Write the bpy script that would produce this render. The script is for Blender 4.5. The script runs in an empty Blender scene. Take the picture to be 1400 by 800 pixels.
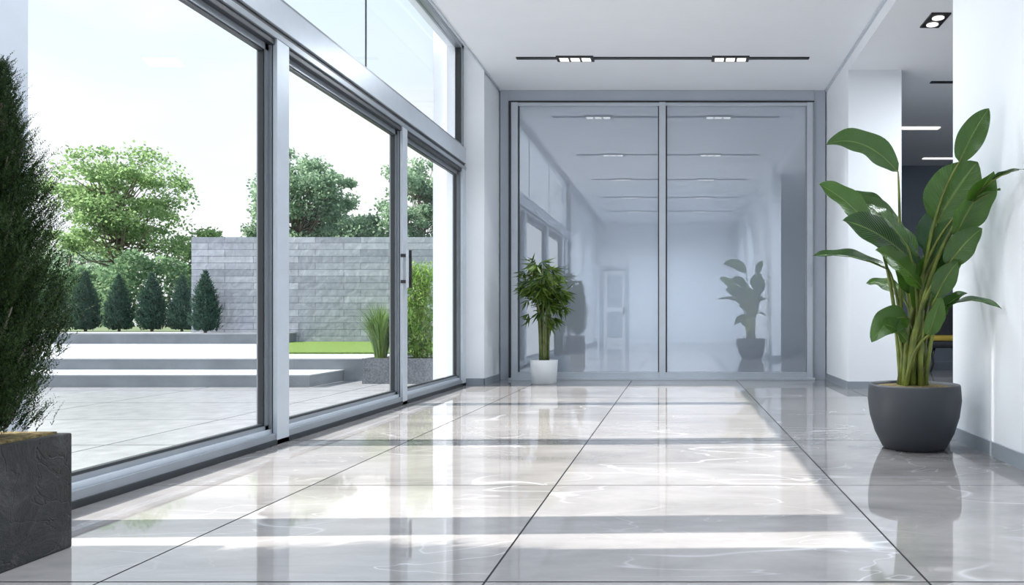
import bpy, math, random
import numpy as np
from mathutils import Vector, Matrix
random.seed(7); rng=np.random.default_rng(7)
sc=bpy.context.scene

# ------------------------------------------------------------ materials
def newmat(name):
    m=bpy.data.materials.new(name); m.use_nodes=True
    nt=m.node_tree; b=nt.nodes.get('Principled BSDF')
    return m,nt,b
def N(nt,t,**kw):
    n=nt.nodes.new(t)
    for k,v in kw.items(): setattr(n,k,v)
    return n
def ramp(nt,stops):
    r=N(nt,'ShaderNodeValToRGB'); e=r.color_ramp.elements
    while len(e)<len(stops): e.new(0.5)
    for i,(p,c) in enumerate(stops):
        e[i].position=p; e[i].color=(c[0],c[1],c[2],1)
    return r
def simple(name,col,rough=.5,metal=0,bump=0,bscale=50,var=0,vscale=3,spec=.5,emis=0,coat=0,bd=.02):
    m,nt,b=newmat(name)
    b.inputs['Roughness'].default_value=rough; b.inputs['Metallic'].default_value=metal
    b.inputs['Specular IOR Level'].default_value=spec
    b.inputs['Coat Weight'].default_value=coat
    tc=N(nt,'ShaderNodeTexCoord')
    n=N(nt,'ShaderNodeTexNoise'); n.inputs['Scale'].default_value=vscale; n.inputs['Detail'].default_value=5
    nt.links.new(tc.outputs['Object'],n.inputs['Vector'])
    c0=[max(0,c*(1-var)) for c in col]; c1=[min(1,c*(1+var)) for c in col]
    r=ramp(nt,[(.3,c0),(.7,c1)])
    nt.links.new(n.outputs['Fac'],r.inputs['Fac']); nt.links.new(r.outputs['Color'],b.inputs['Base Color'])
    if bump:
        n2=N(nt,'ShaderNodeTexNoise'); n2.inputs['Scale'].default_value=bscale; n2.inputs['Detail'].default_value=8
        nt.links.new(tc.outputs['Object'],n2.inputs['Vector'])
        bp=N(nt,'ShaderNodeBump'); bp.inputs['Strength'].default_value=bump; bp.inputs['Distance'].default_value=bd
        nt.links.new(n2.outputs['Fac'],bp.inputs['Height']); nt.links.new(bp.outputs['Normal'],b.inputs['Normal'])
    if emis:
        b.inputs['Emission Color'].default_value=(1,.97,.92,1); b.inputs['Emission Strength'].default_value=emis
    return m
M={}
M['white']=simple('white_paint',(.87,.905,.945),.55,var=.01)
M['ceil']=simple('ceiling_paint',(.87,.90,.94),.7,var=.01)
M['base']=simple('baseboard_grey',(.28,.32,.36),.35,var=.04)
M['alu']=simple('brushed_aluminium',(.30,.33,.365),.32,metal=.3,var=.04,vscale=8)
M['alul']=simple('light_aluminium',(.56,.61,.67),.35,metal=.2,var=.03,vscale=8)
M['dark']=simple('dark_gasket',(.025,.03,.035),.4,var=.1)
M['black']=simple('black_metal',(.015,.015,.017),.35)
M['glow']=simple('lamp_lens',(1,1,1),.4,emis=.8)
M['surround']=simple('door_surround_metal',(.43,.475,.54),.35,metal=.1,var=.02)
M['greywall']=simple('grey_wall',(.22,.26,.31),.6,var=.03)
M['potdark']=simple('matte_charcoal_pot',(.036,.042,.05),.5,var=.06,bump=.05,bscale=200)
M['potwhite']=simple('white_ceramic',(.78,.82,.85),.35,var=.02)
M['soil']=simple('soil',(.20,.15,.06),.95,bump=1,bscale=60,var=.6,vscale=60)
M['stem']=simple('green_stem',(.15,.19,.03),.45,var=.5,vscale=9)
M['bark']=simple('bark',(.17,.14,.11),.9,bump=.6,bscale=20,var=.3,vscale=8)
M['cane']=simple('cane_stem',(.12,.15,.05),.7,var=.35,vscale=14)
M['concrete']=simple('step_concrete',(.22,.245,.27),.8,bump=.15,bscale=40,var=.14,vscale=3)
M['tread']=simple('step_tread',(.33,.35,.375),.7,bump=.1,bscale=40,var=.08,vscale=3)
M['planterext']=simple('granite_planter',(.13,.145,.165),.7,bump=.3,bscale=60,var=.4,vscale=60)
M['lawn']=simple('lawn',(.11,.20,.02),.9,bump=1,bscale=90,var=.3,vscale=25)
M['earth']=simple('garden_ground',(.09,.13,.055),.95,bump=.5,bscale=10,var=.3,vscale=1)
M['fabric']=simple('dark_upholstery',(.025,.028,.035),.8,bump=.2,bscale=300,var=.2,vscale=20)
M['cushion']=simple('mustard_cushion',(.45,.33,.05),.8,var=.1)
M['doorwhite']=simple('white_door',(.85,.87,.9),.4,var=.01)

m,nt,b=newmat('slate_planter'); tc=N(nt,'ShaderNodeTexCoord')
n1=N(nt,'ShaderNodeTexNoise'); n1.inputs['Scale'].default_value=7; n1.inputs['Detail'].default_value=12; n1.inputs['Roughness'].default_value=.75; n1.inputs['Distortion'].default_value=.6
nt.links.new(tc.outputs['Object'],n1.inputs['Vector'])
n2=N(nt,'ShaderNodeTexNoise'); n2.inputs['Scale'].default_value=3; n2.inputs['Detail'].default_value=4; n2.inputs['Distortion'].default_value=1.5
nt.links.new(tc.outputs['Object'],n2.inputs['Vector'])
a=N(nt,'ShaderNodeMath',operation='SUBTRACT'); a.inputs[1].default_value=.5; nt.links.new(n2.outputs['Fac'],a.inputs[0])
ab=N(nt,'ShaderNodeMath',operation='ABSOLUTE'); nt.links.new(a.outputs[0],ab.inputs[0])
rv=ramp(nt,[(0,(0,0,0)),(.012,(1,1,1))]); nt.links.new(ab.outputs[0],rv.inputs['Fac'])
rc=ramp(nt,[(.33,(.008,.009,.009)),(.52,(.028,.030,.030)),(.7,(.11,.113,.112))]); nt.links.new(n1.outputs['Fac'],rc.inputs['Fac'])
nt.links.new(rc.outputs[0],b.inputs['Base Color'])
h=N(nt,'ShaderNodeMath',operation='MULTIPLY_ADD'); h.inputs[1].default_value=.2; nt.links.new(rv.outputs[0],h.inputs[0]); nt.links.new(n1.outputs['Fac'],h.inputs[2])
bp=N(nt,'ShaderNodeBump'); bp.inputs['Strength'].default_value=1; bp.inputs['Distance'].default_value=.09; nt.links.new(h.outputs[0],bp.inputs['Height']); nt.links.new(bp.outputs[0],b.inputs['Normal'])
b.inputs['Roughness'].default_value=.5; M['slate']=m

def leafmat(name,c0,c1,rough=.4,trans=.25,spec=.5,uvvein=False):
    m,nt,b=newmat(name)
    g=N(nt,'ShaderNodeNewGeometry')
    r=ramp(nt,[(0,c0),(1,c1)])
    nt.links.new(g.outputs['Random Per Island'],r.inputs['Fac'])
    col=r.outputs['Color']
    if uvvein:
        uv=N(nt,'ShaderNodeUVMap'); sp=N(nt,'ShaderNodeSeparateXYZ'); nt.links.new(uv.outputs['UV'],sp.inputs[0])
        a=N(nt,'ShaderNodeMath',operation='SUBTRACT'); a.inputs[1].default_value=.5; nt.links.new(sp.outputs[0],a.inputs[0])
        ab=N(nt,'ShaderNodeMath',operation='ABSOLUTE'); nt.links.new(a.outputs[0],ab.inputs[0])
        rr=ramp(nt,[(.012,(1,1,1)),(.03,(0,0,0))]); nt.links.new(ab.outputs[0],rr.inputs['Fac'])
        mu=N(nt,'ShaderNodeMath',operation='MULTIPLY'); mu.inputs[1].default_value=.5; nt.links.new(ab.outputs[0],mu.inputs[0])
        su=N(nt,'ShaderNodeMath',operation='SUBTRACT'); nt.links.new(sp.outputs[1],su.inputs[0]); nt.links.new(mu.outputs[0],su.inputs[1])
        m2=N(nt,'ShaderNodeMath',operation='MULTIPLY'); m2.inputs[1].default_value=170; nt.links.new(su.outputs[0],m2.inputs[0])
        si=N(nt,'ShaderNodeMath',operation='SINE'); nt.links.new(m2.outputs[0],si.inputs[0])
        bp=N(nt,'ShaderNodeBump'); bp.inputs['Strength'].default_value=.3; bp.inputs['Distance'].default_value=.004
        nt.links.new(si.outputs[0],bp.inputs['Height']); nt.links.new(bp.outputs['Normal'],b.inputs['Normal'])
        mx=N(nt,'ShaderNodeMixRGB'); mx.inputs['Color2'].default_value=(.16,.27,.06,1)
        nt.links.new(rr.outputs['Color'],mx.inputs['Fac']); nt.links.new(col,mx.inputs['Color1']); col=mx.outputs[0]
    nt.links.new(col,b.inputs['Base Color']); b.inputs['Roughness'].default_value=rough
    b.inputs['Specular IOR Level'].default_value=spec
    if trans:
        out=nt.nodes['Material Output']; tr=N(nt,'ShaderNodeBsdfTranslucent'); nt.links.new(col,tr.inputs['Color'])
        mix=N(nt,'ShaderNodeMixShader'); mix.inputs[0].default_value=trans
        nt.links.new(b.outputs[0],mix.inputs[1]); nt.links.new(tr.outputs[0],mix.inputs[2]); nt.links.new(mix.outputs[0],out.inputs['Surface'])
    return m
M['bop']=leafmat('bird_of_paradise_leaf',(.014,.06,.012),(.07,.165,.018),.27,.22,.6,True)
M['dracaena']=leafmat('houseplant_leaf',(.02,.065,.008),(.13,.21,.025),.4,.3)
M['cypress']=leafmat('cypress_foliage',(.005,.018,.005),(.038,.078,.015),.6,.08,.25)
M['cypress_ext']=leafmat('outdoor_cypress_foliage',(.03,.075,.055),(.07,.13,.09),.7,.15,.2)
M['tree']=leafmat('tree_foliage_hazed',(.18,.31,.12),(.35,.49,.23),.7,.5,.1)  # outdoor haze is put into the pale leaf colour
M['tree2']=leafmat('tree_foliage_far_hazed',(.20,.32,.21),(.34,.47,.31),.7,.5,.1)  # farther trees, haze painted into the leaves as well
M['bush']=leafmat('bush_foliage',(.08,.19,.03),(.22,.34,.08),.6,.35,.3)
M['hedge']=leafmat('hedge_foliage_hazed',(.13,.24,.13),(.25,.37,.21),.7,.4,.1)  # background haze mixed into the hedge colour
M['grass']=leafmat('ornamental_grass',(.07,.15,.04),(.19,.29,.10),.6,.3,.3)

def glassmat(name,tint,refl):
    m,nt,b=newmat(name); nt.nodes.remove(b)
    out=nt.nodes['Material Output']
    t=N(nt,'ShaderNodeBsdfTransparent'); t.inputs[0].default_value=(*tint,1)
    g=N(nt,'ShaderNodeBsdfGlossy'); g.inputs['Roughness'].default_value=.01; g.inputs[0].default_value=(1,1,1,1)
    f=N(nt,'ShaderNodeFresnel'); f.inputs[0].default_value=1.4
    mu=N(nt,'ShaderNodeMath',operation='MULTIPLY'); mu.inputs[1].default_value=refl; nt.links.new(f.outputs[0],mu.inputs[0])
    mx=N(nt,'ShaderNodeMixShader'); nt.links.new(mu.outputs[0],mx.inputs[0]); nt.links.new(t.outputs[0],mx.inputs[1]); nt.links.new(g.outputs[0],mx.inputs[2])
    nt.links.new(mx.outputs[0],out.inputs['Surface']); return m
M['glass']=glassmat('clear_glass',(.97,.985,.985),.35)
m,nt,b=newmat('clerestory_glass'); nt.nodes.remove(b)
g=N(nt,'ShaderNodeBsdfGlass'); g.inputs['IOR'].default_value=1.12; g.inputs['Roughness'].default_value=0; g.inputs[0].default_value=(.98,.99,1,1)
nt.links.new(g.outputs[0],nt.nodes['Material Output'].inputs['Surface']); M['cleglass']=m

m,nt,b=newmat('tinted_panel_glass')
b.inputs['Base Color'].default_value=(.35,.40,.47,1); b.inputs['Roughness'].default_value=.35
gl=N(nt,'ShaderNodeBsdfGlossy'); gl.inputs['Roughness'].default_value=.006; gl.inputs[0].default_value=(.88,.93,1,1)
mx=N(nt,'ShaderNodeMixShader'); mx.inputs[0].default_value=.33
nt.links.new(b.outputs[0],mx.inputs[1]); nt.links.new(gl.outputs[0],mx.inputs[2]); nt.links.new(mx.outputs[0],nt.nodes['Material Output'].inputs['Surface'])
M['panel']=m

m,nt,b=newmat('polished_marble_tile')
tc=N(nt,'ShaderNodeTexCoord'); ge=N(nt,'ShaderNodeNewGeometry')
ml=N(nt,'ShaderNodeMath',operation='MULTIPLY'); ml.inputs[1].default_value=37; nt.links.new(ge.outputs['Random Per Island'],ml.inputs[0])
cb=N(nt,'ShaderNodeCombineXYZ'); nt.links.new(ml.outputs[0],cb.inputs[2])
ad=N(nt,'ShaderNodeVectorMath',operation='ADD'); nt.links.new(tc.outputs['Object'],ad.inputs[0]); nt.links.new(cb.outputs[0],ad.inputs[1])
mp=N(nt,'ShaderNodeMapping'); mp.inputs['Rotation'].default_value=(0,0,.6); mp.inputs['Scale'].default_value=(.55,1.5,1); nt.links.new(ad.outputs[0],mp.inputs['Vector'])
n1=N(nt,'ShaderNodeTexNoise'); n1.inputs['Scale'].default_value=1.6; n1.inputs['Detail'].default_value=9; n1.inputs['Roughness'].default_value=.65; n1.inputs['Distortion'].default_value=.4
nt.links.new(mp.outputs[0],n1.inputs['Vector'])
r1=ramp(nt,[(.3,(.20,.193,.19)),(.5,(.285,.272,.266)),(.72,(.37,.355,.345))]); nt.links.new(n1.outputs['Fac'],r1.inputs['Fac'])
prev=r1.outputs['Color']
for s,wd,op,dist,det in((.9,.006,.75,.5,2.5),(2.0,.006,.5,.7,3.0)):
    nn=N(nt,'ShaderNodeTexNoise'); nn.inputs['Scale'].default_value=s; nn.inputs['Detail'].default_value=det; nn.inputs['Distortion'].default_value=dist
    nt.links.new(mp.outputs[0],nn.inputs['Vector'])
    a=N(nt,'ShaderNodeMath',operation='SUBTRACT'); a.inputs[1].default_value=.5; nt.links.new(nn.outputs['Fac'],a.inputs[0])
    ab=N(nt,'ShaderNodeMath',operation='ABSOLUTE'); nt.links.new(a.outputs[0],ab.inputs[0])
    rr=ramp(nt,[(0,(op,)*3),(wd,(0,0,0))]); nt.links.new(ab.outputs[0],rr.inputs['Fac'])
    nb=N(nt,'ShaderNodeTexNoise'); nb.inputs['Scale'].default_value=1.3; nt.links.new(ad.outputs[0],nb.inputs['Vector'])
    rb=ramp(nt,[(.42,(0,0,0)),(.60,(1,1,1))]); nt.links.new(nb.outputs['Fac'],rb.inputs['Fac'])
    mm=N(nt,'ShaderNodeMath',operation='MULTIPLY'); nt.links.new(rr.outputs[0],mm.inputs[0]); nt.links.new(rb.outputs[0],mm.inputs[1])
    mx=N(nt,'ShaderNodeMixRGB'); mx.inputs['Color2'].default_value=(.60,.60,.60,1)
    nt.links.new(mm.outputs[0],mx.inputs['Fac']); nt.links.new(prev,mx.inputs['Color1']); prev=mx.outputs[0]
nt.links.new(prev,b.inputs['Base Color']); b.inputs['Roughness'].default_value=.035; b.inputs['Specular IOR Level'].default_value=.75
M['marble']=m
M['grout']=simple('grout',(.02,.02,.025),.9,var=.1)

def brickmat(name,c1,c2,mort,bw,rh,ms,off,axes,rough,bump,coords='Object'):
    m,nt,b=newmat(name); tc=N(nt,'ShaderNodeTexCoord'); sp=N(nt,'ShaderNodeSeparateXYZ'); cb=N(nt,'ShaderNodeCombineXYZ')
    nt.links.new(tc.outputs[coords],sp.inputs[0])
    nt.links.new(sp.outputs[axes[0]],cb.inputs[0]); nt.links.new(sp.outputs[axes[1]],cb.inputs[1])
    br=N(nt,'ShaderNodeTexBrick'); br.offset=off; br.inputs['Scale'].default_value=1
    br.inputs['Brick Width'].default_value=bw; br.inputs['Row Height'].default_value=rh; br.inputs['Mortar Size'].default_value=ms
    br.inputs['Color1'].default_value=(*c1,1); br.inputs['Color2'].default_value=(*c2,1); br.inputs['Mortar'].default_value=(*mort,1)
    nt.links.new(cb.outputs[0],br.inputs['Vector'])
    n=N(nt,'ShaderNodeTexNoise'); n.inputs['Scale'].default_value=7; n.inputs['Detail'].default_value=8; nt.links.new(tc.outputs[coords],n.inputs['Vector'])
    r=ramp(nt,[(.3,(.76,.76,.76)),(.7,(1.0,1.0,1.0))]); nt.links.new(n.outputs['Fac'],r.inputs['Fac'])
    mx=N(nt,'ShaderNodeMixRGB',blend_type='MULTIPLY'); mx.inputs[0].default_value=1; nt.links.new(br.outputs['Color'],mx.inputs[1]); nt.links.new(r.outputs[0],mx.inputs[2])
    nt.links.new(mx.outputs[0],b.inputs['Base Color']); b.inputs['Roughness'].default_value=rough
    bp=N(nt,'ShaderNodeBump'); bp.inputs['Strength'].default_value=bump; bp.inputs['Distance'].default_value=.03
    nt.links.new(n.outputs['Fac'],bp.inputs['Height']); nt.links.new(bp.outputs[0],b.inputs['Normal'])
    return m
M['stone']=brickmat('stone_cladding',(.56,.59,.65),(.34,.365,.42),(.20,.22,.26),.95,.14,.006,.37,(0,2),.8,.5)
M['paving']=brickmat('patio_paving',(.33,.342,.36),(.30,.313,.33),(.10,.11,.12),1.8,1.2,.010,0,(0,1),.25,.05)

# ------------------------------------------------------------ mesh builder
class MB:
    def __init__(s): s.v=[];s.f=[];s.m=[];s.uv={};s.sm=[];s.mats=[]
    def mi(s,k):
        if k not in s.mats: s.mats.append(k)
        return s.mats.index(k)
    def face(s,idx,k,smooth=False,uv=None):
        s.f.append(tuple(idx)); s.m.append(s.mi(k)); s.sm.append(smooth)
        if uv: s.uv[len(s.f)-1]=uv
    def box(s,x0,x1,y0,y1,z0,z1,k):
        o=len(s.v)
        for x in(x0,x1):
            for y in(y0,y1):
                for z in(z0,z1): s.v.append((x,y,z))
        for q in((0,1,3,2),(4,6,7,5),(0,4,5,1),(2,3,7,6),(0,2,6,4),(1,5,7,3)):
            s.face([o+i for i in q],k)
    def prism(s,pts,z0,z1,k):
        o=len(s.v); n=len(pts)
        for z in(z0,z1):
            for x,y in pts: s.v.append((x,y,z))
        s.face([o+n+i for i in range(n)],k); s.face([o+i for i in reversed(range(n))],k)
        for i in range(n):
            j=(i+1)%n; s.face([o+i,o+j,o+n+j,o+n+i],k)
    def quad(s,pts,k):
        o=len(s.v); s.v+= [tuple(p) for p in pts]; s.face(range(o,o+4),k)
    def tube(s,pts,rad,k,seg=8,cap=True):
        pts=[Vector(p) for p in pts]; o=len(s.v); n=len(pts)
        for i,p in enumerate(pts):
            t=(pts[min(i+1,n-1)]-pts[max(i-1,0)]).normalized()
            a=t.cross(Vector((0,1,0.03)));
            if a.length<.1: a=t.cross(Vector((1,0,0)))
            a.normalize(); b2=t.cross(a)
            for j in range(seg):
                an=2*math.pi*j/seg
                s.v.append(tuple(p+(a*math.cos(an)+b2*math.sin(an))*rad[i]))
        for i in range(n-1):
            for j in range(seg):
                j2=(j+1)%seg
                s.face((o+i*seg+j,o+i*seg+j2,o+(i+1)*seg+j2,o+(i+1)*seg+j),k,True)
        if cap:
            s.face([o+(n-1)*seg+j for j in range(seg)],k); s.face([o+j for j in reversed(range(seg))],k)
    def lathe(s,cx,cy,prof,k,seg=48):
        o=len(s.v); n=len(prof)
        for r,z in prof:
            for j in range(seg):
                an=2*math.pi*j/seg; s.v.append((cx+r*math.cos(an),cy+r*math.sin(an),z))
        for i in range(n-1):
            for j in range(seg):
                j2=(j+1)%seg
                s.face((o+i*seg+j,o+i*seg+j2,o+(i+1)*seg+j2,o+(i+1)*seg+j),k,True)
        s.face([o+j for j in reversed(range(seg))],k); s.face([o+(n-1)*seg+j for j in range(seg)],k)
    def build(s,name,parent=None,bevel=0):
        me=bpy.data.meshes.new(name); me.from_pydata(s.v,[],s.f)
        for k in s.mats: me.materials.append(M[k])
        me.polygons.foreach_set('material_index',s.m); me.polygons.foreach_set('use_smooth',s.sm)
        if s.uv:
            ul=me.uv_layers.new(name='UVMap')
            for fi,uv in s.uv.items():
                p=me.polygons[fi]
                for li,u in zip(p.loop_indices,uv): ul.data[li].uv=u
        me.update(); ob=bpy.data.objects.new(name,me); sc.collection.objects.link(ob)
        if parent: ob.parent=parent
        if bevel:
            bv=ob.modifiers.new('bevel','BEVEL'); bv.width=bevel; bv.segments=2; bv.limit_method='ANGLE'
        return ob
def empty(name,loc=(0,0,0)):
    e=bpy.data.objects.new(name,None); sc.collection.objects.link(e); e.empty_display_size=.1; return e
def cloud(name,c,ax,side,ln,wd,mat,parent=None,bend=None):
    n=len(c); ln=ln[:,None]; wd=wd[:,None]
    nm=np.cross(ax,side); 
    v=np.empty((n,4,3)); v[:,0]=c; v[:,1]=c+ax*ln*.45+side*wd*.5; v[:,2]=c+ax*ln; v[:,3]=c+ax*ln*.45-side*wd*.5
    if bend is not None: v[:,2]+=nm*ln*bend[:,None]
    me=bpy.data.meshes.new(name)
    me.vertices.add(n*4); me.vertices.foreach_set('co',v.reshape(-1))
    me.loops.add(n*4); me.loops.foreach_set('vertex_index',np.arange(n*4,dtype=np.int32))
    me.polygons.add(n); me.polygons.foreach_set('loop_start',np.arange(0,n*4,4,dtype=np.int32))
    me.materials.append(M[mat]); me.update(calc_edges=True); me.validate()
    ob=bpy.data.objects.new(name,me); sc.collection.objects.link(ob)
    if parent: ob.parent=parent
    return ob
def unit(a): return a/np.maximum(np.linalg.norm(a,axis=1,keepdims=True),1e-9)
def perp(ax):
    r=rng.normal(size=ax.shape); return unit(np.cross(ax,r))

# ------------------------------------------------------------ room shell
ZC=3.745; YB=9.90; YF=-4.0
fb=MB(); g=.0036
xs=[-3.1,-1.75,-.583,.76,1.93,3.27,4.6,5.94,7.1]
y0=2.31-1.335*5; ys=[y0+1.335*i for i in range(15)]
XW=-2.56
for i in range(len(xs)-1):
    for j in range(len(ys)-1):
        a,b_=max(xs[i],XW),min(xs[i+1],7.0); c,d=max(ys[j],YF),min(ys[j+1],14.0)
        if b_-a<.02 or d-c<.02: continue
        fb.quad([(a+g,c+g,0),(b_-g,c+g,0),(b_-g,d-g,0),(a+g,d-g,0)],'marble')
fb.box(XW,7.0,YF,14.0,-.2,-.003,'grout')
fb.build('floor')

cb_=MB()
cb_.box(-2.29,1.93,YF,YB+.1,ZC,ZC+.35,'ceil')
cb_.box(1.93,7.0,YF,14,3.60,ZC+.35,'ceil')
cb_.box(-2.78,-2.29,YF,YB+.1,4.13,4.3,'ceil')
cb_.build('ceiling')
t=MB(); t.box(-2.29,-2.275,YF,YB,ZC-.012,ZC,'alul'); t.box(1.905,1.93,YF,YB,ZC-.02,ZC,'alul'); t.build('trim_1')

w=MB()
w.box(-2.76,-2.52,YF,1.6,0,4.13,'white')
w.box(-2.76,-2.305,9.1,YB+.1,0,4.13,'white')
w.box(-2.93,-2.76,9.14,9.9,0,4.6,'white')
w.build('wall_left')
b1=MB(); b1.box(-2.52,-2.297,9.088,9.1,0,.08,'base'); b1.box(-2.305,-2.293,9.088,YB-.06,0,.08,'base'); b1.box(-2.52,-2.508,YF,1.6,0,.08,'base'); b1.build('baseboard_left')

w=MB()
w.box(1.83,2.0,YF,5.06,0,3.6,'white'); w.box(1.83,1.93,YF,5.06,3.6,ZC,'white')
w.box(1.93,2.53,8.6,YB+.1,0,3.6,'white')
w.build('wall_right')
b1=MB(); b1.box(1.816,1.83,YF,5.074,0,.085,'base'); b1.box(1.83,2.0,5.06,5.074,0,.085,'base')
b1.box(1.916,1.93,8.586,YB-.06,0,.085,'base'); b1.box(1.93,2.53,8.586,8.6,0,.085,'base'); b1.build('baseboard_right')

w=MB()
w.box(-2.76,2.53,YB+.1,YB+.3,0,4.13,'surround'); w.build('wall_back')
w=MB(); w.box(-2.76,-2.4,YF-.2,YF,0,4.13,'white'); w.box(-1.5,7,YF-.2,YF,0,4.13,'white'); w.box(-2.4,-1.5,YF-.2,YF,2.4,4.13,'white'); w.build('wall_front')
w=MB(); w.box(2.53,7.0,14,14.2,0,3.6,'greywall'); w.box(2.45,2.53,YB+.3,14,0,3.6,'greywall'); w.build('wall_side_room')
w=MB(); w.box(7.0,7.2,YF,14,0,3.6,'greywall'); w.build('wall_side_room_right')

d=MB(); d.box(-2.4,-2.3,YF-.1,YF+.04,0,2.4,'alul'); d.box(-1.6,-1.5,YF-.1,YF+.04,0,2.4,'alul'); d.box(-2.3,-1.6,YF-.1,YF+.04,2.3,2.4,'alul')
d.box(-2.3,-1.6,YF-.08,YF-.03,0.005,2.3,'doorwhite'); d.box(-2.18,-1.72,YF-.03,YF-.015,.2,1.0,'alul'); d.box(-2.18,-1.72,YF-.03,YF-.015,1.15,2.15,'alul')
d.box(-1.68,-1.65,YF-.03,YF+.03,.95,1.15,'black'); d.build('entry_door',bevel=.004)

# ------------------------------------------------------------ back sliding door
d=MB()
yd=YB
d.box(-2.29,-2.175,yd-.05,yd+.1,0,ZC-.001,'surround')
d.box(1.77,1.915,yd-.05,yd+.1,0,ZC-.001,'surround')
d.box(-2.175,1.77,yd-.06,yd+.1,3.60,ZC-.001,'surround')
d.box(-2.175,1.77,yd-.075,yd+.1,3.585,3.605,'dark')
d.box(-2.175,-2.145,yd-.08,yd+.1,0,3.6,'dark')
d.box(-2.145,-2.06,yd-.07,yd+.1,0,3.59,'alul')
d.box(1.675,1.75,yd-.07,yd+.1,0,3.59,'alul'); d.box(1.75,1.77,yd-.075,yd+.1,0,3.59,'alu')
d.box(-2.175,1.77,yd-.10,yd+.1,0,.03,'alul')
d.box(-2.06,1.675,yd-.07,yd+.0,.03,.10,'alul')
d.box(-2.06,1.675,yd-.06,yd+.0,3.545,3.585,'alul')
d.box(-2.06,-.20,yd-.02,yd+.02,.10,3.55,'panel')
d.box(-.14,1.675,yd-.02,yd+.02,.10,3.55,'panel')
d.box(-.235,-.15,yd-.08,yd+.03,.03,3.585,'alul'); d.box(-.15,-.132,yd-.05,yd+.03,.03,3.585,'dark')
d.box(-2.06,-2.045,yd-.035,yd,.1,3.55,'dark'); d.box(-.25,-.235,yd-.035,yd,.1,3.55,'dark'); d.box(1.66,1.675,yd-.035,yd,.1,3.55,'alu')
d.box(1.70,1.715,yd-.10,yd-.085,1.2,1.5,'alul'); d.box(1.70,1.715,yd-.09,yd-.07,1.22,1.25,'alul'); d.box(1.70,1.715,yd-.09,yd-.07,1.45,1.48,'alul')
d.build('door_1',bevel=.003)

# ------------------------------------------------------------ left window wall
XI=-2.52
panes=[(1.66,2.24),(2.52,2.81),(2.96,4.80),(4.95,7.0),(7.12,8.95)]
for n,(a,b_) in enumerate(panes):
    p=MB(); f=.036
    x0,x1=XI-.11,XI-.055
    for (za,zb) in((.05,.125),(2.48,2.555)):
        p.box(x0,x1,a,b_,za,zb,'alu')
    p.box(x0,x1,a,a+f,.05,2.55,'alu'); p.box(x0,x1,b_-f,b_,.05,2.55,'alu')
    q=.014
    p.box(x0+.015,x1-.008,a+f,a+f+q,.125,2.48,'dark'); p.box(x0+.015,x1-.008,b_-f-q,b_-f,.125,2.48,'dark')
    p.box(x0+.015,x1-.008,a+f,b_-f,.125,.125+q,'dark'); p.box(x0+.015,x1-.008,a+f,b_-f,2.48-q,2.48,'dark')
    xg=XI-.085
    p.quad([(xg,a+f+.01,.13),(xg,b_-f-.01,.13),(xg,b_-f-.01,2.475),(xg,a+f+.01,2.475)],'glass')
    if n==3:
        for ky in (b_-.005,b_+.075):
            p.box(XI-.02,XI+.045,ky-.0,ky+.012,1.12,1.15,'black'); p.box(XI-.02,XI+.045,ky,ky+.012,1.36,1.39,'black')
            p.box(XI+.03,XI+.05,ky-.004,ky+.016,1.08,1.43,'black' if ky>b_ else 'alul')
    p.build('window_%d'%(n+1))
p=MB()
def pst(ya,yb,depth,k='alul'):
    p.box(XI-depth,XI-.035,ya,yb,0,2.56,'alu')
    p.box(XI-.035,XI-.028,ya+.004,yb-.004,0,2.56,'dark')
    p.box(XI-.028,XI,ya,yb,0,2.56,k)
pst(1.6,1.66,.12); pst(2.24,2.52,.12); pst(2.81,2.96,.12); pst(4.80,4.95,.12); pst(7.0,7.12,.07,'alul'); pst(8.95,9.10,.10,'alul')  # second post is unseen, added and widened to shade the near floor
p.box(XI-.17,XI,1.6,9.1,0,.035,'dark'); p.box(XI-.15,XI-.03,1.6,9.1,.035,.055,'alul'); p.box(XI-.03,XI-.008,1.6,9.1,.03,.075,'alu')
p.box(XI-.055,XI-.035,1.6,9.1,.05,.10,'alul')
p.box(XI-.11,XI-.015,1.6,9.1,2.52,2.56,'dark')
p.box(XI-.2,XI,1.6,9.1,2.56,2.60,'alu'); p.box(XI-.2,XI-.02,1.6,9.1,2.60,2.64,'dark'); p.box(XI-.2,XI+.0,1.6,9.1,2.64,2.82,'alul')
p.box(XI-.12,XI-.03,1.6,9.1,2.82,2.86,'alu'); p.box(XI-.115,XI-.05,1.6,9.1,2.86,2.875,'dark')
p.box(XI-.12,XI-.03,1.6,9.1,4.0,4.05,'alu'); p.box(XI-.24,XI,1.6,9.1,4.05,4.13,'white')
p.box(XI-.12,XI-.03,9.02,9.1,2.82,4.05,'alu'); p.box(XI-.11,XI-.04,9.0,9.02,2.86,4.0,'dark')
p.box(XI-.12,XI-.03,1.6,1.68,2.82,4.05,'alu')
p.build('window_frame',bevel=.003)
p=MB()
for a,b_ in((1.68,4.28),(4.30,6.36),(6.38,9.0)):
    p.box(XI-.09,XI-.08,a,b_,2.87,4.0,'cleglass')
p.build('window_6')
p=MB()
for a in(4.283,6.363): p.box(XI-.092,XI-.078,a,a+.014,2.87,4.0,'dark')
p.build('window_frame.001')

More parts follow.
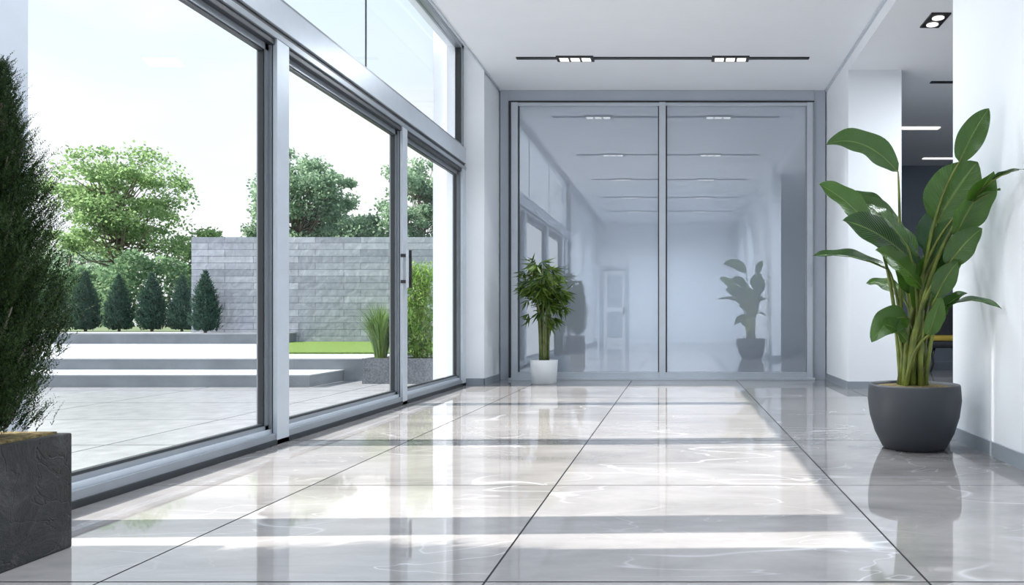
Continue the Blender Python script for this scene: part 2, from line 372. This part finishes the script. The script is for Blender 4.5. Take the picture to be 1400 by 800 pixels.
# ------------------------------------------------------------ ceiling lights
def track(name,y,z=ZC,x0=-1.82,x1=1.49,mods=(-1.155,.60),power=9,tilt=24):
    e=empty(name)
    b=MB(); b.box(x0,x1,y-.03,y+.03,z-.012,z-.0001,'black')
    for cx in mods:
        b.box(cx-.21,cx+.21,y-.07,y+.085,z-.02,z-.0001,'black')
        for i in range(3):
            xx=cx-.125+i*.125
            b.box(xx-.05,xx+.05,y-.045,y+.06,z-.024,z-.019,'glow')
    b.build('housing',e)
    if power:
      for cx in mods:
        l=bpy.data.lights.new('lamp','AREA'); l.shape='RECTANGLE'; l.size=.4; l.size_y=.14; l.energy=power; l.color=(.86,.93,1); l.spread=math.radians(118)
        o=bpy.data.objects.new('lamp',l); o.location=(cx,y,z-.05); o.rotation_euler=(math.radians(-tilt),0,0); o.parent=e; sc.collection.objects.link(o)
for i,(y,pw) in enumerate(((8.62,20),(6.04,15),(3.6,14),(1.2,28),(-1.2,22))):  # last two tracks are unseen, added to fill the room with light
    track('ceiling_track_and_fill_light' if i==0 else 'ceiling_track_and_fill_light.%03d'%i,y,power=pw)
e=empty('recessed_downlight'); b=MB(); b.box(2.33,2.51,6.98,7.32,3.586,3.5999,'black')
for yy in(7.07,7.23): b.lathe(2.42,yy,[(.055,3.586),(.055,3.580),(.01,3.5795)],'glow',24)
b.build('housing',e)
e=empty('side_room_strip_light')
b=MB(); b.box(3.0,4.4,9.0,9.06,3.588,3.5999,'black'); b.box(3.2,3.85,11.15,11.27,3.585,3.5999,'glow'); b.box(4.3,5.2,13.3,13.38,3.585,3.5999,'glow'); b.build('housing',e)
for (x,y) in((3.9,7),):
    l=bpy.data.lights.new('lamp','AREA'); l.size=.8; l.energy=120; l.color=(.88,.94,1); o=bpy.data.objects.new('lamp',l); o.location=(x,y,3.55); o.parent=e; sc.collection.objects.link(o)

# ------------------------------------------------------------ bird of paradise
PX,PY=1.46,4.70
bop=empty('potted_bird_of_paradise')
b=MB()
b.lathe(PX,PY,[(.165,0),(.19,.01),(.235,.10),(.265,.20),(.278,.30),(.272,.385),(.268,.395),(.255,.395),(.25,.36),(.248,.34)],'potdark',64); b.build('pot',bop)
b=MB(); b.lathe(PX,PY,[(.247,.33),(.24,.378),(.12,.388),(.01,.392)],'soil',40)
b.build('soil',bop)
def bez(p0,p1,p2,t): return p0*(1-t)**2+p1*2*t*(1-t)+p2*t*t
leaves=MB(); stems=MB()
def leaf(base,tip,width,nrm,arch=.08,fold=.18,root=None,curl=0,arch_dir=(0,0,1),K='bop'):
    base=Vector(base); tip=Vector(tip); n0=Vector(nrm).normalized()
    mid=(base+tip)/2+Vector(arch_dir)*arch*2
    NN=20; MM=4; o=len(leaves.v)
    ph=random.random()*6
    for i in range(NN+1):
        t=i/NN; p=bez(base,mid,tip,t); tg=((mid-base)*(1-t)+(tip-mid)*t).normalized()
        side=tg.cross(n0).normalized(); nn=side.cross(tg).normalized()
        wv=width*.5*(math.sin(math.pi*min(1,t**.8*.985+.015)))**.7 if 0<t<1 else .002
        for j in range(-MM,MM+1):
            s_=j/MM; rip=math.sin(t*15+ph+s_*1.5)*.04*width*abs(s_)
            leaves.v.append(tuple(p+side*s_*wv+nn*(abs(s_)*wv*fold-(s_*s_)*wv*curl+rip)))
    W=2*MM+1
    for i in range(NN):
        for j in range(W-1):
            q=(o+i*W+j,o+i*W+j+1,o+(i+1)*W+j+1,o+(i+1)*W+j)
            u=lambda jj,ii:(jj/(W-1),ii/NN)
            leaves.face(q,K,True,[u(j,i),u(j+1,i),u(j+1,i+1),u(j,i+1)])
    r=Vector(root)
    c=Vector((r.x*.75+base.x*.25,r.y*.7+base.y*.3,r.z+(base.z-r.z)*.8))
    pts=[]
    for i in range(13):
        t=i/12; pts.append(bez(r,c,base,t))
    for t in(.25,.5,.75): pts.append(bez(base,mid,tip,t)-n0*.003)
    rad=[.017-.0115*i/12 for i in range(13)]+[.004,.003,.002]
    stems.tube(pts,rad,'stem',8)
LV=[ # base, tip, width, normal, arch, fold
 ((.151,-.35,1.69),(.278,-.45,1.97),.15,(-.3,-1,.1),.02,.35),
 ((-.098,0,1.70),(-.549,-.05,1.86),.22,(0,-.95,.6),.085,.25),
 ((-.27,-.05,1.345),(-.617,-.15,1.60),.20,(.35,-.95,.5),.03,.3),
 ((-.044,.08,1.33),(-.441,.1,1.55),.18,(0,-.7,.8),.06,.3),
 ((.0,-.1,1.10),(-.495,-.25,1.37),.28,(.2,-1,.6),.05,.2),
 ((-.156,0,1.10),(-.64,-.08,1.175),.16,(0,-.45,1),.04,.3),
 ((.07,-.2,1.36),(.25,-.36,1.69),.33,(-.4,-1,.25),.02,.12),
 ((.14,-.3,1.27),(.285,-.5,1.61),.22,(.45,-1,.2),.02,.4),
 ((.28,-.5,1.56),(.335,-.80,1.56),.07,(0,-.2,1),.02,.2),
 ((.11,-.2,.86),(.329,-.5,.85),.09,(0,-.5,1),.05,.25),
 ((-.066,-.1,.80),(-.314,-.2,.66),.19,(-.2,-.9,.6),.05,.2),
 ((-.02,-.08,.85),(.04,-.14,1.20),.16,(.4,-1,.1),.01,.3),
 ((.09,-.1,1.0),(.26,-.25,1.22),.16,(-.3,-.9,.7),.03,.25),
 ((.03,.05,1.15),(-.22,.12,1.46),.22,(.5,-.9,.4),.02,.25),
 ((.0,-.15,.98),(-.32,-.32,1.19),.20,(.3,-.9,.6),.03,.2),
 ((.06,-.12,1.10),(.16,-.3,1.38),.19,(-.7,-.8,.2),.01,.35),
 ((-.05,.05,.92),(-.26,.15,1.02),.15,(0,-.6,1),.04,.25),
 ((.07,-.15,.78),(.20,-.34,.94),.12,(-.1,-.8,.8),.03,.25),
 ((-.08,-.12,.66),(-.28,-.3,.76),.15,(0,-.9,.6),.03,.2),
 ((-.03,-.05,.95),(-.12,-.12,1.26),.19,(.2,-1,.2),.01,.3),
 ((.03,.0,.86),(.13,.0,1.10),.17,(-.3,-1,.2),.01,.3),
 ((.10,.1,1.22),(.22,.2,1.50),.18,(-.2,-1,.2),.02,.3),
 ((.05,-.25,.92),(.14,-.36,1.12),.13,(-.2,-1,.3),.02,.25),
 ((-.10,-.2,1.22),(-.36,-.3,1.45),.16,(.1,-.7,.9),.03,.3),
 ((-.12,.1,1.42),(-.36,.2,1.60),.15,(.2,-.9,.6),.03,.3),
 ((.12,-.05,1.08),(.30,-.1,1.17),.13,(-.1,-.6,1),.03,.25),
 ((.16,-.3,1.40),(.30,-.55,1.50),.14,(.1,-.7,.9),.02,.3),
 ((-.01,-.3,.70),(.02,-.42,.92),.12,(.2,-1,.2),.0,.3),
 ((.10,-.3,1.10),(.24,-.45,1.30),.16,(-.2,-1,.4),.02,.25),
]
for L_ in LV:
    bs,tp,wd,nr,ar,fo=L_
    leaf((PX+bs[0],PY+bs[1],bs[2]),(PX+tp[0],PY+tp[1],tp[2]),wd,nr,ar,fo,root=(PX+random.uniform(-.09,.09),PY+random.uniform(-.06,.06),.37),curl=.05)
for i in range(22):
    a=random.uniform(0,6.28); r0=random.uniform(0,.10); h=random.uniform(.5,.85)
    stems.tube([(PX+r0*math.cos(a),PY+r0*math.sin(a),.37),(PX+r0*.9*math.cos(a),PY+r0*.9*math.sin(a),.37+(h-.37)*.5),(PX+(r0*1.3+.01)*math.cos(a),PY+(r0*1.3+.01)*math.sin(a),h)],[.019,.015,.006],'stem',8)
leaves.build('leaves',bop); stems.build('stems',bop)

# ------------------------------------------------------------ back potted houseplant
QX,QY=-1.63,9.32
hp=empty('potted_dracaena')
b=MB(); b.lathe(QX,QY,[(.145,0),(.152,.006),(.168,.285),(.166,.292),(.155,.292),(.152,.27)],'potwhite',48); b.build('pot',hp)
b=MB(); b.lathe(QX,QY,[(.150,.262),(.08,.272),(.01,.274)],'soil',32); b.build('soil',hp)
b=MB()
heads=[]
for i in range(11):
    a=i*2.4; r0=.02+.035*random.random()
    p0=Vector((QX+r0*math.cos(a),QY+r0*math.sin(a),.265)); rr=random.uniform(.04,.26); 
    p2=Vector((QX+rr*math.cos(a),QY-.03+rr*math.sin(a)*.8,random.uniform(1.08,1.54))); p1=Vector((p0.x,p0.y,.95))
    pts=[bez(p0,p1,p2,t/8) for t in range(9)]
    b.tube(pts,[.014-.001*k for k in range(9)],'cane',8); heads.append((p0,p1,p2))
b.build('stems',hp)
C=[];A=[];S=[];Ln=[]
for i in range(165):
    p0,p1,p2=random.choice(heads); t=random.uniform(.66,1.02) if random.random()<.86 else random.uniform(.36,.56)
    o=bez(p0,p1,p2,t); a=random.uniform(0,6.28); out_=Vector((math.cos(a),math.sin(a)*.8,random.uniform(-.3,.7))).normalized()
    o=o+out_*random.uniform(.04,.20)
    for k in range(8):
        d_=(out_*.8+Vector((random.gauss(0,.5),random.gauss(0,.5),random.uniform(-1.5,-.1)))).normalized()
        s_=d_.cross(Vector((random.gauss(0,.5),random.gauss(0,.5)-.5,.6))).normalized()
        C.append(o);A.append(d_);S.append(s_);Ln.append(random.uniform(.11,.20))
C=np.array(C);A=np.array(A);S=np.array(S);Ln=np.array(Ln)
lim=(C[:,1]+A[:,1]*Ln<YB-.1)&(C[:,0]+A[:,0]*Ln>-2.28)
k=len(C); cloud('leaves',C[lim],A[lim],S[lim],Ln[lim],rng.uniform(.018,.030,k)[lim],'dracaena',hp,bend=rng.uniform(-.2,.0,k)[lim])

# ------------------------------------------------------------ conifers
def conifer(name,base,h,prof,nspray,nl,slen,llen,lwid,mat,lean=(0,0),parent=None,xmin=None,upf=1.0,lumpy=1.0,rin=.35,taper=0):
    bx,by,bz=base
    zs=np.array([p[0] for p in prof]); rs=np.array([p[1] for p in prof])
    tt=rng.uniform(0,1,nspray*4); rr=np.interp(tt,zs,rs); keep=rng.uniform(0,rs.max(),nspray*4)<rr+.02; tt=tt[keep][:nspray]; rr=rr[keep][:nspray]; n=len(tt)
    th=rng.uniform(0,2*np.pi,n); lump=1+lumpy*(.16*np.sin(th*3+tt*19)+.12*np.sin(th*5-tt*37)+.10*np.sin(th*2+tt*61))
    out=np.stack([np.cos(th),np.sin(th),0*th],1)
    r0=rr*lump*rng.uniform(rin,.95,n)
    org=np.stack([bx+lean[0]*tt,by+lean[1]*tt,bz+tt*h],1)+out*r0[:,None]
    d=unit(out*.5+np.array([0,0,upf])+rng.normal(size=(n,3))*.22)
    L=slen*rng.uniform(.4,1.3,n)*(1-taper+taper*rr/rs.max())
    side=unit(np.cross(d,out+rng.normal(size=(n,3))*.5))
    k=np.arange(nl)/nl
    c=org[:,None,:]+d[:,None,:]*(L[:,None]*k[None,:])[:,:,None] + out[:,None,:]*((k**2)[None,:]*L[:,None]*.12)[:,:,None]
    sgn=np.where(np.arange(nl)%2==0,1,-1)
    up=unit(np.cross(side,d))
    rot=rng.uniform(-1,1,(n,nl))
    sv=side[:,None,:]*sgn[None,:,None]+up[:,None,:]*rot[:,:,None]*.9
    a=d[:,None,:]*1.1+sv*.75; a=a.reshape(-1,3); a=unit(a)
    c=c.reshape(-1,3); s2=perp(a)
    ll=np.repeat(np.clip(L/slen,.7,1.2),nl)*llen*np.tile(1.15-.6*k,n)*rng.uniform(.7,1.2,n*nl)
    if xmin is not None:
        ok=(c[:,0]+a[:,0]*ll)>xmin; c,a,s2,ll=c[ok],a[ok],s2[ok],ll[ok]
    return cloud(name,c,a,s2,ll,ll*lwid/llen,mat,parent)

cy=empty('potted_cypress')
b=MB()
x0,x1,ya,yb=-2.50,-2.115,2.27,2.665
b.box(x0,x1,ya,yb,0,.40,'slate'); ob=b.build('planter_box',cy,bevel=.006)
b=MB(); b.box(x0+.03,x1-.03,ya+.03,yb-.03,.40,.408,'soil'); b.build('soil',cy)
b=MB(); b.tube([(-2.27,2.48,.40),(-2.25,2.48,.9),(-2.21,2.48,1.55)],[.022,.016,.005],'bark',8)
prof=[(0,.12),(.12,.15),(.28,.18),(.36,.18),(.50,.155),(.65,.12),(.80,.07),(.92,.03),(1,.003)]
for i in range(110):
    t_=random.random(); r=np.interp(t_,[p[0] for p in prof],[p[1] for p in prof])*.9; a=random.uniform(0,6.28); z=.42+t_*1.12
    cxx=-2.27+.06*t_
    b.tube([(cxx,2.48,z-.05),(cxx+r*.6*math.cos(a),2.48+r*.6*math.sin(a),z),(max(-2.49,cxx+r*math.cos(a)),2.48+r*math.sin(a),z+.1)],[.006,.004,.002],'bark',5)
b.build('branches',cy)
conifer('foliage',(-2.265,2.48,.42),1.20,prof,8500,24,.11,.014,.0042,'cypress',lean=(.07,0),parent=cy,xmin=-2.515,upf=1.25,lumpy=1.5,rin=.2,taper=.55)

profo=[(0,.19),(.08,.25),(.3,.25),(.6,.18),(.85,.08),(1,.01)]
first=None
for i,(x,y,s) in enumerate(((-9.66,15.6,1.0),(-11.05,17.0,.98),(-11.72,17.0,1.03),(-12.45,17.0,1.0),(-13.2,17.0,1.05),(-13.9,17.0,1.0),(-14.6,17.0,1.04))):
    nm='cypress_tree' if i==0 else 'cypress_tree.%03d'%i
    e=empty(nm); e.location=(x,y,.50)
    if first is None:
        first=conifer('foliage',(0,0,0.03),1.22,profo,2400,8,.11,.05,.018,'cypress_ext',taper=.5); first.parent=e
        b=MB(); b.tube([(0,0,0),(0,0,1.1)],[.03,.01],'bark'); tk=b.build('trunk',e); me2=tk.data
    else:
        e.scale=(s,s,s)
        o=bpy.data.objects.new('foliage',first.data); o.parent=e; o.rotation_euler=(0,0,i*1.3); sc.collection.objects.link(o)
        o=bpy.data.objects.new('trunk',me2); o.parent=e; sc.collection.objects.link(o)

# ------------------------------------------------------------ exterior
XE=-2.77
p=MB(); p.box(-30,XE,-6,8.79,-.25,-.0,'paving'); p.box(-4.24,XE,8.79,10.9,-.25,0,'paving'); p.build('patio')
p=MB()
p.box(-30,-4.25,8.8,9.7,0,.13,'concrete'); p.box(-30,-4.24,8.79,9.7,.13,.145,'tread')
p.box(-30,-3.95,9.7,10.9,0,.27,'concrete'); p.box(-30,-3.94,9.69,10.9,.27,.285,'tread'); p.box(-30,-2.95,10.9,15.98,.0,.286,'tread')
p.box(-40,-8.0,15.2,16.0,.286,.47,'concrete'); p.box(-40,-10.25,16.0,16.5,0,.47,'concrete'); p.box(-40,-7.99,15.19,15.99,.47,.50,'tread'); p.box(-40,-10.25,15.99,16.5,.47,.50,'tread')
p.build('garden_steps')
p=MB(); p.box(-40,-10.25,16.5,26,0,.50,'earth'); p.build('planting_bed')
p=MB(); p.prism([(-5.95,10.92),(-2.95,10.92),(-2.95,15.98),(-7.95,15.98),(-7.95,15.2)],.286,.31,'lawn'); o_=p.build('lawn')
p=MB(); p.box(-60,20,26,80,-.3,.0,'earth'); p.build('ground')
p=MB(); p.box(-10.2,-4.6,16.0,16.4,.0,2.50,'stone'); p.build('stone_garden_wall')
pl=empty('planted_trough')
b=MB(); b.box(-3.83,-2.96,9.26,9.66,0,.27,'planterext'); 
b.box(-3.83,-2.96,9.26,9.29,.27,.31,'planterext'); b.box(-3.83,-2.96,9.63,9.66,.27,.31,'planterext'); b.box(-3.83,-3.80,9.29,9.63,.27,.31,'planterext'); b.box(-2.99,-2.96,9.29,9.63,.27,.31,'planterext')
b.box(-3.80,-2.99,9.29,9.63,.27,.29,'soil'); b.build('trough',pl)
def grassclump(cx,cy_,z,h,nb,spread,parent):
    b=MB()
    for i in range(nb):
        a=random.uniform(0,6.28); r=random.uniform(0,.07); hh=h*random.uniform(.6,1); sp=spread*random.uniform(.1,1)
        p0=Vector((cx+r*math.cos(a),cy_+r*math.sin(a),z)); p1=p0+Vector((sp*.25*math.cos(a),sp*.25*math.sin(a),hh*.8)); p2=p0+Vector((sp*math.cos(a),sp*math.sin(a),hh*random.uniform(.75,1.05)))
        sd=Vector((-math.sin(a),math.cos(a),0))*.006
        o=len(b.v)
        for k in range(6):
            t_=k/5; p_=bez(p0,p1,p2,t_); w_=sd*(1-t_*.9); b.v+= [tuple(p_-w_),tuple(p_+w_)]
        for k in range(5): b.face((o+2*k,o+2*k+1,o+2*k+3,o+2*k+2),'grass',True)
    b.build('grass',parent)
grassclump(-3.68,9.46,.29,.76,700,.36,pl); grassclump(-3.45,9.46,.29,.66,400,.26,pl)
n=3600
zz=rng.uniform(.3,1.42,n); th=rng.uniform(0,6.28,n); r=rng.uniform(0,1,n)**.5*(.24-.05*np.abs(zz-.9))*(1+.25*np.sin(th*3+zz*9))
c=np.stack([-3.22+r*np.cos(th)*.9,9.46+r*np.sin(th)*.7,zz+.08*np.sin(th*2)],1); a=unit(rng.normal(size=(n,3))*.7+np.array([0,0,.6])); ok=c[:,0]<-3.04
cloud('bush_leaves',c[ok],a[ok],perp(a[ok]),rng.uniform(.05,.10,n)[ok],rng.uniform(.012,.022,n)[ok],'bush',pl)
b=MB()
for i in range(14):
    x=-3.3+.26*random.random(); y=9.4+.12*random.random(); b.tube([(x,y,.28),(x+random.uniform(-.04,.02),y,1.3)],[.008,.004],'stem',6)
b.build('bush_stems',pl)

def tree(name,base,crown,nb,nleaf,lsz,mat,seed,trunkr=.12,thin=1.0,flat=.6):
    rs=random.Random(seed); r2=np.random.default_rng(seed)
    e=empty(name); bx,by,bz=base; cz0,rx,rz=crown
    b=MB(); 
    tp=Vector((bx+rs.uniform(-.2,.2),by,cz0+rz*.4))
    tr=[Vector((bx,by,bz)),Vector((bx+rs.uniform(-.1,.1),by,bz+(cz0-bz)*.5)),Vector((bx+rs.uniform(-.2,.2),by,cz0)),tp]
    b.tube(tr,[trunkr,trunkr*.8,trunkr*.5,trunkr*.2],'bark',8)
    blobs=[]
    for i in range(nb):
        a=rs.uniform(0,6.28); u=rs.uniform(-.8,1); q=math.sqrt(max(0,1-u*u)); f=rs.uniform(.35,.88)
        c=Vector((bx+rx*f*q*math.cos(a),by+rx*f*q*math.sin(a),cz0+rz*f*u)); blobs.append(c)
        t0=rs.uniform(.3,.95); s0=tr[1].lerp(tr[3],t0); 
        if s0.z>c.z: s0=tr[1].lerp(tr[2],rs.random()*.6)
        m_=s0.lerp(c,.5)+Vector((0,0,-.1*rz))
        b.tube([s0,m_,c],[trunkr*.3,trunkr*.16,trunkr*.05],'bark',5)
    b.build('trunk',e)
    bc=np.array([tuple(c) for c in blobs]); idx=r2.integers(0,nb,nleaf)
    br=r2.uniform(.16,.40,nb)[idx]*rx*thin
    d=r2.normal(size=(nleaf,3)); d=unit(d)*(r2.uniform(0,1,nleaf)**.5*r2.uniform(.8,1.25,nleaf))[:,None]*np.array([1,1,flat])
    c=bc[idx]+d*br[:,None]
    a=unit(r2.normal(size=(nleaf,3))+np.array([0,0,-.2]))
    cloud('leaves',c,a,unit(np.cross(a,r2.normal(size=(nleaf,3)))),r2.uniform(.7,1.4,nleaf)*lsz,r2.uniform(.5,.9,nleaf)*lsz,mat,e)
tree('garden_tree',(-23.6,32.2,0),(5.4,3.0,3.2),110,17000,.14,'tree',3,.16,.8,.42)
tree('garden_tree.001',(-20.0,32,0),(3.2,1.8,1.6),38,9500,.13,'tree',4,.09)
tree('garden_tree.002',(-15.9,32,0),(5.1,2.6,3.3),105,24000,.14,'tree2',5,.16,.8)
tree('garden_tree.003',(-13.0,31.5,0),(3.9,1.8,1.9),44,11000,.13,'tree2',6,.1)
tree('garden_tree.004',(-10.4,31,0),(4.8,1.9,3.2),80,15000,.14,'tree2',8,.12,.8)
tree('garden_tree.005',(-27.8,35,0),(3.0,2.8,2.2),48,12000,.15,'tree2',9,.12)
n=46000
hx=rng.uniform(-34,-6,n); top=2.5+.35*np.sin(hx*.9)+.3*np.sin(hx*2.3+1)+.2*np.sin(hx*5.1)
hz=rng.uniform(0,1,n)**.7*top; hy=27.4+.5*np.sin(hx*1.7)+rng.uniform(-.7,.6,n)*(1-.5*(hz/top)**3)
a=unit(rng.normal(size=(n,3)))
e=empty('hedge'); cloud('leaves',np.stack([hx,hy,hz],1),a,perp(a),rng.uniform(.10,.2,n),rng.uniform(.07,.14,n),'hedge',e)
b=MB()
for i in range(60):
    x=-34+28*i/59; b.tube([(x,27.4,0),(x+.1,27.4,1.6)],[.06,.03],'bark',6)
b.build('stems',e)

# ------------------------------------------------------------ armchair in the side room
ac=empty('armchair'); b=MB(); ax_,ay_=4.02,11.5
for sx in(-1,1):
    for sy in(-1,1):
        b.tube([(ax_+sx*.2,ay_+sy*.2,.40),(ax_+sx*.25,ay_+sy*.24,.25),(ax_+sx*.24,ay_+sy*.25,.12),(ax_+sx*.30,ay_+sy*.30,0)],[.022,.02,.016,.013],'black',8)
b.build('legs',ac)
b=MB(); b.box(ax_-.33,ax_+.33,ay_-.32,ay_+.32,.36,.46,'fabric'); b.build('seat',ac,bevel=.04)
b=MB(); b.box(ax_-.27,ax_+.27,ay_-.30,ay_+.24,.461,.54,'cushion'); b.build('cushion',ac,bevel=.03)
b=MB()
o=len(b.v); K=16; rows=((.40,.36),(.70,.40),(.98,.43),(1.08,.42))
for z,r in rows:
    for rr_ in(r,r-.07):
        for k in range(K+1):
            an=math.pi*k/K*1.1-.157; 
            zz=z if z<.8 else z-(.35*(1-math.sin(max(0,min(math.pi,an))))**1.0)
            b.v.append((ax_+rr_*math.cos(an),ay_+.0+rr_*math.sin(an)*.95,zz))
W=K+1
for i in range(len(rows)-1):
    for side in(0,1):
        for k in range(K):
            q=[o+(2*i+side)*W+k,o+(2*i+side)*W+k+1,o+(2*i+2+side)*W+k+1,o+(2*i+2+side)*W+k]; b.face(q if side else q[::-1],'fabric',True)
    for k in(0,K): b.face([o+(2*i)*W+k,o+(2*i+1)*W+k,o+(2*i+3)*W+k,o+(2*i+2)*W+k],'fabric')
i=len(rows)-1
for k in range(K):
    b.face([o+(2*i)*W+k,o+(2*i+1)*W+k,o+(2*i+1)*W+k+1,o+(2*i)*W+k+1],'fabric'); b.face([o+k,o+W+k,o+W+k+1,o+k+1],'fabric')
b.build('backrest',ac)

# ------------------------------------------------------------ world, sun, camera
wd=bpy.data.worlds.new('sky'); sc.world=wd; wd.use_nodes=True; nt=wd.node_tree; bg=nt.nodes['Background']
tc=N(nt,'ShaderNodeTexCoord'); sp=N(nt,'ShaderNodeSeparateXYZ'); nt.links.new(tc.outputs['Generated'],sp.inputs[0])
r=ramp(nt,[(0,(.90,.93,.95)),(.02,(.97,.985,.99)),(.22,(.86,.94,1.0)),(.55,(.60,.78,1.0)),(1,(.40,.62,1.0))]); nt.links.new(sp.outputs[2],r.inputs['Fac'])
mp=N(nt,'ShaderNodeMapping'); mp.inputs['Scale'].default_value=(1,1,2.4); nt.links.new(tc.outputs['Generated'],mp.inputs[0])
n=N(nt,'ShaderNodeTexNoise'); n.inputs['Scale'].default_value=2.2; n.inputs['Detail'].default_value=7; nt.links.new(mp.outputs[0],n.inputs['Vector'])
rc=ramp(nt,[(.42,(0,0,0)),(.62,(1,1,1))]); nt.links.new(n.outputs['Fac'],rc.inputs['Fac'])
mx=N(nt,'ShaderNodeMixRGB'); mx.inputs['Color2'].default_value=(1,1,1,1); nt.links.new(rc.outputs[0],mx.inputs[0]); nt.links.new(r.outputs[0],mx.inputs[1])
nt.links.new(mx.outputs[0],bg.inputs[0]); bg.inputs[1].default_value=.82
s=bpy.data.lights.new('sun','SUN'); s.energy=9.0; s.angle=math.radians(.45); s.color=(1,.945,.885)
s.cycles.use_multiple_importance_sampling=False
so=bpy.data.objects.new('sun',s); sc.collection.objects.link(so)
dr=Vector((1,.03,-.75)); so.rotation_euler=dr.to_track_quat('-Z','Y').to_euler(); so.location=(-20,4,16)

cam=bpy.data.cameras.new('camera'); co=bpy.data.objects.new('camera',cam); sc.collection.objects.link(co); sc.camera=co
co.location=(0,0,.8); co.rotation_euler=(math.pi/2,0,0)
cam.sensor_width=36; cam.lens=36*1042/1400; cam.shift_x=-226/1400; cam.shift_y=35/1400; cam.clip_start=.05; cam.clip_end=300
sc.view_settings.view_transform='Standard'; sc.view_settings.exposure=0.5
